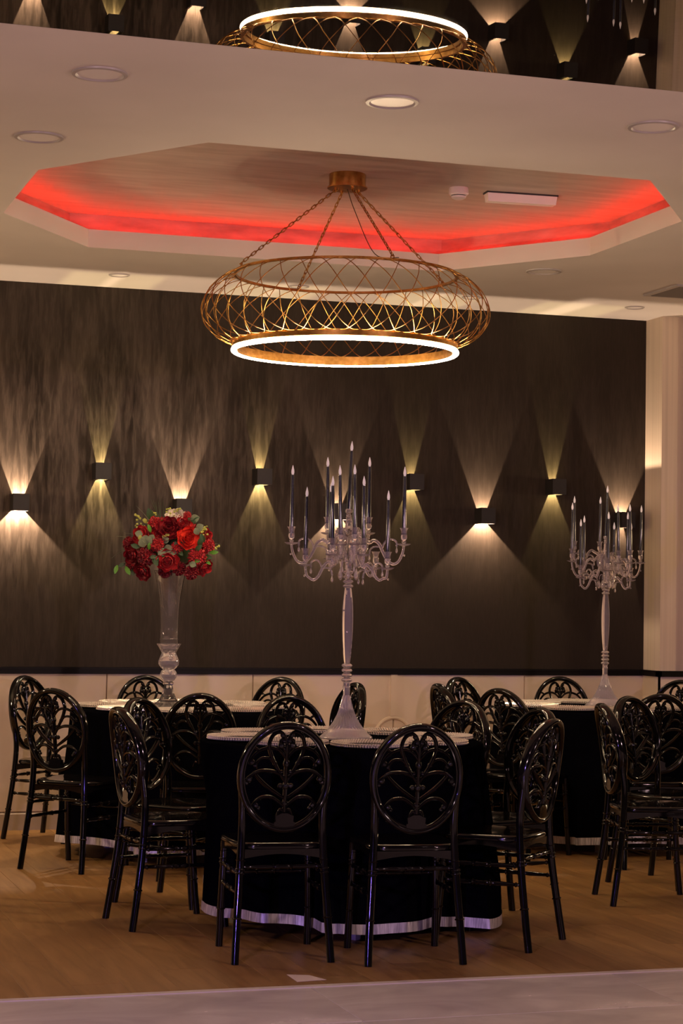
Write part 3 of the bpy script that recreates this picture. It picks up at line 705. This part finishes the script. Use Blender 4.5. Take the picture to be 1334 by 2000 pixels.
# ------------------------------------------------------------------ candelabra
def drop(mb, c, s=1.):
    mb.add(*_lathe([(0, .016*s), (.0016*s, .012*s), (.0055*s, .002*s), (.0065*s, -.005*s), (.0045*s, -.011*s), (0, -.015*s)], 10, c))
def _lathe(prof, seg, c):
    q = MB(); q.lathe(prof, seg, c); return q.v, q.f
ARMS = [  # name, right, forward, socket top z
 ('A', -.250, -.012, 1.706), ('B', .240, -.012, 1.707), ('C', -.095, .190, 1.758), ('D', .088, .190, 1.760), ('E', -.036, -.175, 1.698), ('F', .024, -.205, 1.700),
 ('G', -.188, -.010, 1.612), ('H', .170, -.010, 1.602), ('I', -.070, -.120, 1.655), ('J', .064, -.122, 1.657), ('K', -.082, .110, 1.640), ('L', .120, .090, 1.605)]
def candelabrum(x, y, rot, where):
    base = TZ+.001
    t = thing('candelabra', 'tall crystal candelabra with scrolled arms holding black candles, %s' % where, 'candelabra', (x, y, base), rot, 'crystal candelabras')
    z_ = lambda z: z-.786
    MB().lathe([(0, .001), (.106, 0), (.111, .004), (.111, .010), (.104, .016), (.092, .026), (.074, .046), (.055, .074), (.040, .104), (.029, .134), (.021, .164), (.016, .184), (.0145, .190)], 64, rib=.035, ribn=32).build('base', crystal_rib, t, 60)
    st = MB().lathe([(.0145, .190), (.0155, .196), (.0150, .222), (.0165, .226), (.0150, .230), (.0150, .246)], 24)
    st.build('collar', crystal_m, t, 40)
    for k in range(4): MB().lathe([(.012, .246+k*.021), (.020, .249+k*.021), (.0245, .2555+k*.021), (.020, .262+k*.021), (.012, .266+k*.021), (.012, .267+k*.021)], 24).build('ring', crystal_m, t, 50)
    MB().lathe([(.0125, .330), (.0150, .345), (.0180, .375), (.0220, .430), (.0240, .480), (.0245, .520), (.0235, .560), (.0205, .605), (.0170, .640), (.0150, .655)], 12).build('spindle', crystal_m, t, 20)
    for k in range(4): MB().lathe([(.012, .655+k*.020), (.019, .658+k*.020), (.0235, .664+k*.020), (.019, .670+k*.020), (.012, .673+k*.020), (.012, .675+k*.020)], 24).build('ring', crystal_m, t, 50)
    # vase section, faceted hub, centre column
    MB().lathe([(.0135, .735), (.016, .740), (.0135, .758), (.0165, .775), (.020, .800), (.026, .830), (.030, .855), (.026, .870), (.020, .880), (.018, .900), (.022, .905), (.018, .915), (.014, .940), (.016, .945), (.012, .955), (.011, .965), (.009, .975)], 8).build('hub', crystal_m, t, 25)
    lv = MB()
    for k in range(8):
        a = 2*PI*k/8+.2; ca, sa = math.cos(a), math.sin(a)
        pts = spline([(.016*ca, .016*sa, .79), (.036*ca, .036*sa, .81), (.046*ca, .046*sa, .85), (.034*ca, .034*sa, .885), (.050*ca, .050*sa, .905)], 5)
        lv.tube(pts, [.004+.006*math.sin(PI*i/(len(pts)-1)) for i in range(len(pts))], 6)
    lv.build('leaf_crown', crystal_m, t, 50)
    dr = MB()
    for k in range(6):
        a = 2*PI*k/6+.5; ca, sa = math.cos(a), math.sin(a)
        dr.tube(spline([(.020*ca, .020*sa, .775), (.034*ca, .034*sa, .768), (.038*ca, .038*sa, .745)], 5), .0035, 6); drop(dr, (.040*ca, .040*sa, .715), 1.75)
    dr.build('drops', crystal_m, t, 50)
    MB().lathe([(.011, .955), (.014, .962), (.010, .968), (.013, .975), (.008, .980), (.015, .985), (.016, .990), (.014, 1.000), (.012, 1.000), (.010, .985), (0, .984)], 20, (-.002, 0, 0)).build('socket', crystal_m, t, 40)
    socks = [(-.002, 0, 1.000)]
    for nm, r, f, zs in ARMS:
        R = math.hypot(r, f); ca, sa = r/R, f/R; zs = z_(zs)
        low = nm in 'GHIJKL'
        P = lambda a, dz: (a*R*ca, a*R*sa, zs+dz)
        zh = (.80 if low else .86)
        arm = MB()
        k_ = min(1, R/.25*1.15)
        path = [(.020*ca, .020*sa, zh), (.10*R*ca+.022*ca, .10*R*sa+.022*sa, zh+.028*k_), P(.36, -.066), P(.45, -.056), P(.55, -.070), P(.62, -.102*k_-.004), P(.70, -.140*k_), P(.80, -.158*k_), P(.90, -.148*k_), P(.975, -.112), P(1., -.078)]
        pp = spline(path, 5); arm.tube(pp, [.0085-.0030*i/(len(pp)-1) for i in range(len(pp))], 8)
        arm.tube(spline([P(.60, -.095), P(.66, -.062), P(.76, -.050), P(.86, -.060), P(.87, -.084)], 5), [.0045]*20+[.003], 6)
        arm.tube(spline([P(.56, -.085), P(.48, -.084), P(.40, -.094), P(.375, -.118)], 5), [.0042]*15+[.003], 6)
        c = P(.87, -.098); drop(arm, c, .95); c = P(.375, -.133); drop(arm, c, .95)
        c = P(.985, -.120); arm.ball((c[0]+.006*ca, c[1]+.006*sa, c[2]), .0045, 6, 5)
        ob = arm.build('arm', crystal_m, t, 50)
        MB().lathe([(0, -.080), (.006, -.080), (.020, -.077), (.030, -.071), (.031, -.069), (.020, -.073), (.008, -.074), (.007, -.066), (.012, -.062), (.007, -.058), (.013, -.048), (.014, -.036), (.0115, -.026), (.0135, -.012), (.0195, 0), (.0175, 0), (.011, -.014), (.009, -.030), (0, -.032)], 20, (r, f, zs)).build('socket', crystal_m, ob, 40)
        socks.append((r, f, zs-.030))
    return t, socks
def make_candle():
    t = thing('candle', '', 'candle')
    MB().lathe([(0, 0), (.0098, 0), (.0098, .004), (.0082, .150), (.0070, .248), (.0064, .254), (.0045, .2555), (0, .256)], 16).build('wax_stick', candle_m, t, 40)
    MB().lathe([(.0030, .254), (.0052, .258), (.0066, .266), (.0060, .275), (.0040, .284), (.0018, .293), (0, .2985)], 12).build('flame_bulb', bulb_m, t, 60)
    # lean the flame tip a little
    me = t.children[-1].data
    for v in me.vertices:
        k = max(0, v.co.z-.262)/.036; v.co.x += .0030*math.sin(k*2.6)
    return t
cnd = None
lab_mid = {0: 'in the centre socket, tallest', 1: 'leftmost', 2: 'rightmost', 3: 'at the back, tall left one', 4: 'at the back, tall right one', 5: 'left of the front pair', 6: 'right of the front pair',
           7: 'low one, second from the left', 8: 'low one, second from the right', 9: 'low one just left of the stem', 10: 'low one just right of the stem', 11: 'hidden behind the low left inner one', 12: 'low at the back right'}
for x, y, rot, wh in ((2.712, 8.360, -YAW, 'on the front table'), (5.090, 10.790, -YAW+math.radians(28), 'on the back right table')):
    t, socks = candelabrum(x, y, rot, wh)
    for i, (a, b, z) in enumerate(socks):
        if i == 12 and wh == 'on the front table': continue
        if cnd is None: cnd = make_candle(); o = cnd
        else: o = copy_tree(cnd)
        c, s = math.cos(rot), math.sin(rot)
        o.location = (x+a*c-b*s, y+a*s+b*c, TZ+.001+z+.001)
        lean = {0: .06, 6: -.02, 5: -.04, 7: .02, 8: .015}.get(i, random.uniform(-.02, .02))
        o.rotation_euler = (random.uniform(-.012, .012), lean*.6, random.uniform(-.5, .5))
        o['label'] = 'black candle with white flame bulb, %s, %s candelabra' % (lab_mid[i], 'middle' if 'front' in wh else 'right'); o['group'] = 'black candles of the %s candelabra' % ('middle' if 'front' in wh else 'right')

# ------------------------------------------------------------------ vase and bouquet
VX, VY = 2.482, 10.815
v = thing('glass_vase', 'tall clear fluted glass vase on a bulbous stem, holding red flowers', 'vase', (VX, VY, TZ+.002))
MB().lathe([(0, .002), (.100, 0), (.104, .004), (.098, .010), (.070, .022), (.048, .044), (.034, .074), (.026, .106), (.022, .120), (.030, .126), (.030, .134), (.022, .140)], 40).build('foot', vase_m, v, 40)
MB().lathe([(.022, .140), (.034, .148), (.045, .166), (.046, .184), (.040, .198), (.030, .206), (.040, .214), (.055, .232), (.058, .250), (.050, .272), (.042, .290), (.040, .300), (.050, .318), (.060, .335), (.068, .346), (.064, .348), (.050, .332), (.040, .320)], 40, rib=.02, ribn=10).build('stem', crystal_m, v, 40)
tp = [(0, .330), (.050, .330), (.051, .345), (.050, .370), (.052, .372), (.050, .376), (.050, .45), (.053, .53), (.060, .60), (.072, .67), (.086, .735), (.090, .748)]
MB().lathe(tp+[(r-.003, z) for r, z in tp[::-1][:-2]]+[(0, .336)], 40, rib=.022, ribn=10).build('trumpet', vase_m, v, 40)
ZB = 1.672
bq = thing('flower_bouquet', 'round bouquet of red roses and carnations with one white rose and green leaves', 'flowers', (VX, VY, ZB))
def petal(w_, h_, cup, curl, n=5):
    vs = []
    for j in range(n+1):
        v_ = j/n; ww = w_*math.sin(PI*(.12+.78*v_))**.7
        for i in range(n+1):
            u = i/n*2-1
            vs.append(Vector((u*ww, -cup*(1-u*u)*math.sin(PI*v_*.8)-(curl*max(0, v_-.7)**1.5*6), v_*h_*(1-.10*u*u))))
    return vs, [(j*(n+1)+i, j*(n+1)+i+1, (j+1)*(n+1)+i+1, (j+1)*(n+1)+i) for j in range(n) for i in range(n)]
def rose(seed, m_, r=.045):
    rn = random.Random(seed); mb = MB()
    for L, (cnt, rad, tilt, sz) in enumerate(((3, .10, .10, .50), (4, .22, .28, .62), (5, .38, .52, .75), (6, .55, .82, .88), (7, .66, 1.15, 1.0))):
        for k in range(cnt):
            a = 2*PI*k/cnt+L*.7+rn.uniform(-.2, .2); vs, fs = petal(.52*r*sz, .95*r*sz, -.16*r, .10*r*(L > 1))
            M = Matrix.Rotation(a, 3, 'Z') @ Matrix.Rotation(-(tilt+rn.uniform(-.1, .1)), 3, 'X')
            o = Matrix.Rotation(a, 3, 'Z') @ Vector((0, rad*r*.55, .35*r*(1-L*.22)))
            mb.add([M @ p + o for p in vs], fs)
    mb.ball((0, 0, .25*r), .22*r, 8, 6)
    return mb.mesh('rose', m_, 60)
def carnation(seed, m_, r=.045, cnt=60):
    rn = random.Random(seed); mb = MB()
    for k in range(cnt):
        th = math.acos(1-.95*(k+.5)/cnt); a = k*2.39996; d = Vector((math.sin(th)*math.cos(a), math.sin(th)*math.sin(a), math.cos(th)))
        q = d.to_track_quat('Z', 'Y').to_matrix(); s = r*rn.uniform(.75, 1.05); w_ = r*.24; vs = []
        for f in range(4):
            b = f*PI/2+rn.uniform(0, 1)
            n = len(mb.v)
            mb.add([d*s*.80, d*s*.98+q @ Vector((math.cos(b)*w_, math.sin(b)*w_, 0)), d*s*1.05+q @ Vector((math.cos(b+.5)*w_*1.25, math.sin(b+.5)*w_*1.25, .1*w_)), d*s*.98+q @ Vector((math.cos(b+1.0)*w_, math.sin(b+1.0)*w_, 0))], [(0, 1, 2, 3)])
    mb.ball((0, 0, 0), r*.80, 10, 7)
    return mb.mesh('carnation', m_)
def face(o, d, roll=0): o.rotation_euler = (d.to_track_quat('Z', 'Y') @ Matrix.Rotation(roll, 3, 'Z').to_quaternion()).to_euler()
rr_ = {'o': rose(1, petal_orange), 'r': rose(2, petal_red), 'd': rose(3, petal_dark), 'w': rose(4, petal_white)}
cc_ = {'r': carnation(5, petal_red), 'd': carnation(6, petal_dark), 'o': carnation(7, petal_orange)}
RT = Vector((math.cos(YAW), -math.sin(YAW), 0)); FW = Vector((math.sin(YAW), math.cos(YAW), 0)); UPV = Vector((0, 0, 1))
K = 356.
def pos(px, py, dep):           # offsets inside the ball, metres, from the camera side
    return RT*((px-338)/K)+UPV*((1068-py)/K)-FW*dep
FL = [('rose','o',374,1056,.17,1.25),('rose','r',338,1097,.17,1.2),('rose','d',270,1088,.12,1.1),('rose','w',350,1019,.08,1.25),('rose','d',338,1040,.15,1.35),('carnation','r',371,1011,.08,.55),
      ('carnation','r',318,1068,.17,.95),('carnation','r',310,1027,.11,.85),('carnation','r',392,1090,.15,1.15),('carnation','d',381,1120,.13,.95),('carnation','r',412,1068,.09,.85),('carnation','d',261,1066,.09,.85),
      ('rose','d',291,1118,.12,1.05),('carnation','d',296,1092,.15,1.15),('rose','r',362,1032,.12,1.1),('rose','r',403,1108,.08,1.0),('carnation','d',268,1108,.07,.95),('rose','r',286,1052,.12,1.1),('rose','r',322,1048,.14,.9),
      ('carnation','r',355,1074,.17,.8),('rose','r',405,1050,.05,.9),('carnation','d',330,1118,.08,.9),('carnation','d',357,1113,.10,.9)]
lb = {'o': 'scarlet', 'r': 'red', 'd': 'dark crimson', 'w': 'white'}
for kind, c, px, py, dep, s in FL:
    p = pos(px, py, dep); o = link(kind, (rr_ if kind == 'rose' else cc_)[c], bq, p); o.scale = (s, s, s)
    d = (p-FW*.10+UPV*.02).normalized(); face(o, d, random.uniform(0, 6))
    if c == 'w': o['label'] = 'white rose at the top of the bouquet'
for k in range(26):            # far side of the ball
    a = random.uniform(.15, PI-.15); e_ = random.uniform(-.45, 1.2)
    d = (RT*math.cos(a)*math.cos(e_)+FW*math.sin(a)*math.cos(e_)+UPV*math.sin(e_)).normalized()
    kind = random.choice(('rose', 'carnation')); c = random.choice('rrd')
    o = link(kind, (rr_ if kind == 'rose' else cc_)[c], bq, Vector((d.x*.165, d.y*.165, d.z*.115))); o.scale = (1.1,)*3; face(o, d, k)
MB().ball((0, 0, -.02), .135, 16, 10, (1, 1, .75)).build('foam_core', leaf_dark, bq, 60)
def leafmesh(m_, w_=.42, fold=.12):
    mb = MB(); n = 7; vs = []
    for j in range(n+1):
        v_ = j/n; ww = w_*.5*math.sin(PI*v_)**.75
        for u in (-1, -.5, 0, .5, 1): vs.append((u*ww, .10*math.sin(v_*2.6)-.0+fold*abs(u)*ww, v_))
    mb.add(vs, [(j*5+i, j*5+i+1, (j+1)*5+i+1, (j+1)*5+i) for j in range(n) for i in range(4)]); return mb.mesh('leaf', m_, 60)
lm = {'d': leafmesh(leaf_dark, .5), 'b': leafmesh(leaf_bright, .42), 'g': leafmesh(leaf_grey, .85), 'y': leafmesh(bud_m, .7)}
LV = [('b',302,1038,-.3,.045),('b',302,1072,.1,.040),('b',323,1022,1.2,.035),('g',300,1062,.5,.050),('g',289,1066,-.4,.050),('g',295,1058,-1.2,.045),('g',338,1076,1.3,.050),('g',327,1082,-2.2,.048),('g',333,1060,1.0,.040),
      ('d',355,1072,-.3,.055),('d',362,1083,2.4,.040),('d',400,1062,.4,.055),('d',396,1074,.9,.050),('d',404,1055,-.4,.050),('b',393,1099,1.4,.042),('g',386,1105,1.9,.038),('d',314,1100,2.6,.055),('d',310,1092,-1.8,.040),
      ('d',380,1024,1.2,.048),('g',386,1016,1.3,.050),('d',372,1020,.8,.040),('g',393,1042,-.4,.040),('b',424,1081,1.5,.050),('d',247,1108,-2.0,.040),('b',236,1116,-2.9,.050),('b',258,1118,2.6,.055),('d',268,1120,3.0,.045),
      ('y',331,1054,-1.0,.028),('y',336,1050,.9,.028),('y',284,1056,.2,.030),('y',290,1022,-.2,.028),('d',340,1112,3.1,.04),('d',335,1030,1.6,.04),('d',345,1028,.2,.035),('g',282,1048,-1.4,.04),('d',326,1114,-2.8,.04),
      ('g',312,1022,-.6,.045),('g',347,1082,1.9,.042),('d',366,1066,.3,.05),('d',318,1096,-2.6,.05),('b',330,1090,-.5,.035),('g',398,1034,1.0,.045),('d',276,1072,-1.3,.05),('g',306,1056,.6,.04),('d',300,1010,-.3,.07),('d',388,1020,.7,.05),('g',262,1092,-1.8,.04),('d',412,1090,1.8,.05),('b',413,1100,2.2,.04),('g',349,1028,-.9,.04)]
for c, px, py, a, ln in LV:
    dep = .185 if 270 < px < 410 and 1030 < py < 1112 else .10
    p = pos(px, py, dep); d = (RT*math.sin(a)+UPV*math.cos(a)-FW*.25).normalized()
    o = link('leaf', lm[c], bq, p-d*ln*.5); x = d.cross(FW).normalized(); y = d.cross(x)
    o.rotation_euler = Matrix((x, y, d)).transposed().to_euler(); o.scale = (ln*1.1,)*3
def sprig(px0, py0, px1, py1, n, m_, dep=.10):
    a = pos(px0, py0, dep); b = pos(px1, py1, dep*.8); st = MB(); st.tube(spline([a, (a+b)/2+UPV*.01, b], 4), .0012, 5); tb = MB(); d = b-a
    for k in range(n):
        p = a+d*(.45+.55*k/max(1, n-1))
        for s in (-1, 1):
            q = p+RT*s*random.uniform(.006, .013)+UPV*random.uniform(-.006, .008)-FW*random.uniform(-.006, .006); tb.ball(q, random.uniform(.0045, .0075), 6, 5, (1, .5, random.uniform(.7, 1.2)))
    tb.ball(b, .006, 6, 5); tb.build('bud_sprig', m_, bq, 60); st.build('twig', leaf_dark, bq, 60)
for s_ in ((285,1050,274,1012,4,bud_m),(310,1035,306,1006,4,bud_m),(335,1025,334,998,3,bud_m),(352,1018,350,1000,3,bud_m),(390,1045,404,1034,4,bud_m),(285,1060,274,1034,3,bud_m),(296,1040,289,1021,3,bud_m),
           (418,1078,430,1070,3,bud_m),(270,1080,262,1064,3,leaf_bright),(355,1002,353,998,2,bud_m),(408,1060,405,1032,3,bud_m)): sprig(*s_)
def blade(px0, py0, px1, py1, bend=0.):
    a = pos(px0, py0, .06); b = pos(px1, py1, .04); mb = MB(); P = spline([a, (a+b)/2+UPV*bend, b], 6)
    mb.tube(P, [.0016*(1-.85*i/(len(P)-1)) for i in range(len(P))], 4); mb.build('grass_blade', leaf_dark if bend == 0 else leaf_grey, bq, 60)
for s_ in ((322,1030,303,980),(320,1030,312,976),(318,1030,318,972),(325,1032,322,978),(316,1030,308,984),(326,1032,328,984),(300,1025,270,992,.006),(322,1030,298,978),(290,1060,248,1045,.01),(270,1060,232,1052,.008),(262,1075,224,1095,.012),
           (270,1100,248,1108,.012),(268,1108,240,1104,.01),(405,1075,436,1063,.008),(405,1080,428,1082,.006),(300,1040,268,1022,.01),(323,1105,322,1140),(326,1105,330,1142),(328,1105,336,1138),(320,1105,314,1138),(405,1064,438,1066,.006)): blade(*s_)

# ------------------------------------------------------------------ thin pale flat piece on the floor
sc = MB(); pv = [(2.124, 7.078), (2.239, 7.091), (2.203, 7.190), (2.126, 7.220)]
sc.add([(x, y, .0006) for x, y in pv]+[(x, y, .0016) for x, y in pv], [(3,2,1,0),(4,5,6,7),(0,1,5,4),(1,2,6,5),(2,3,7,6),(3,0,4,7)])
tag(sc.build('pale_floor_piece', pale_piece), 'small pale flat piece lying on the wooden floor before the front chairs', 'pale_piece')
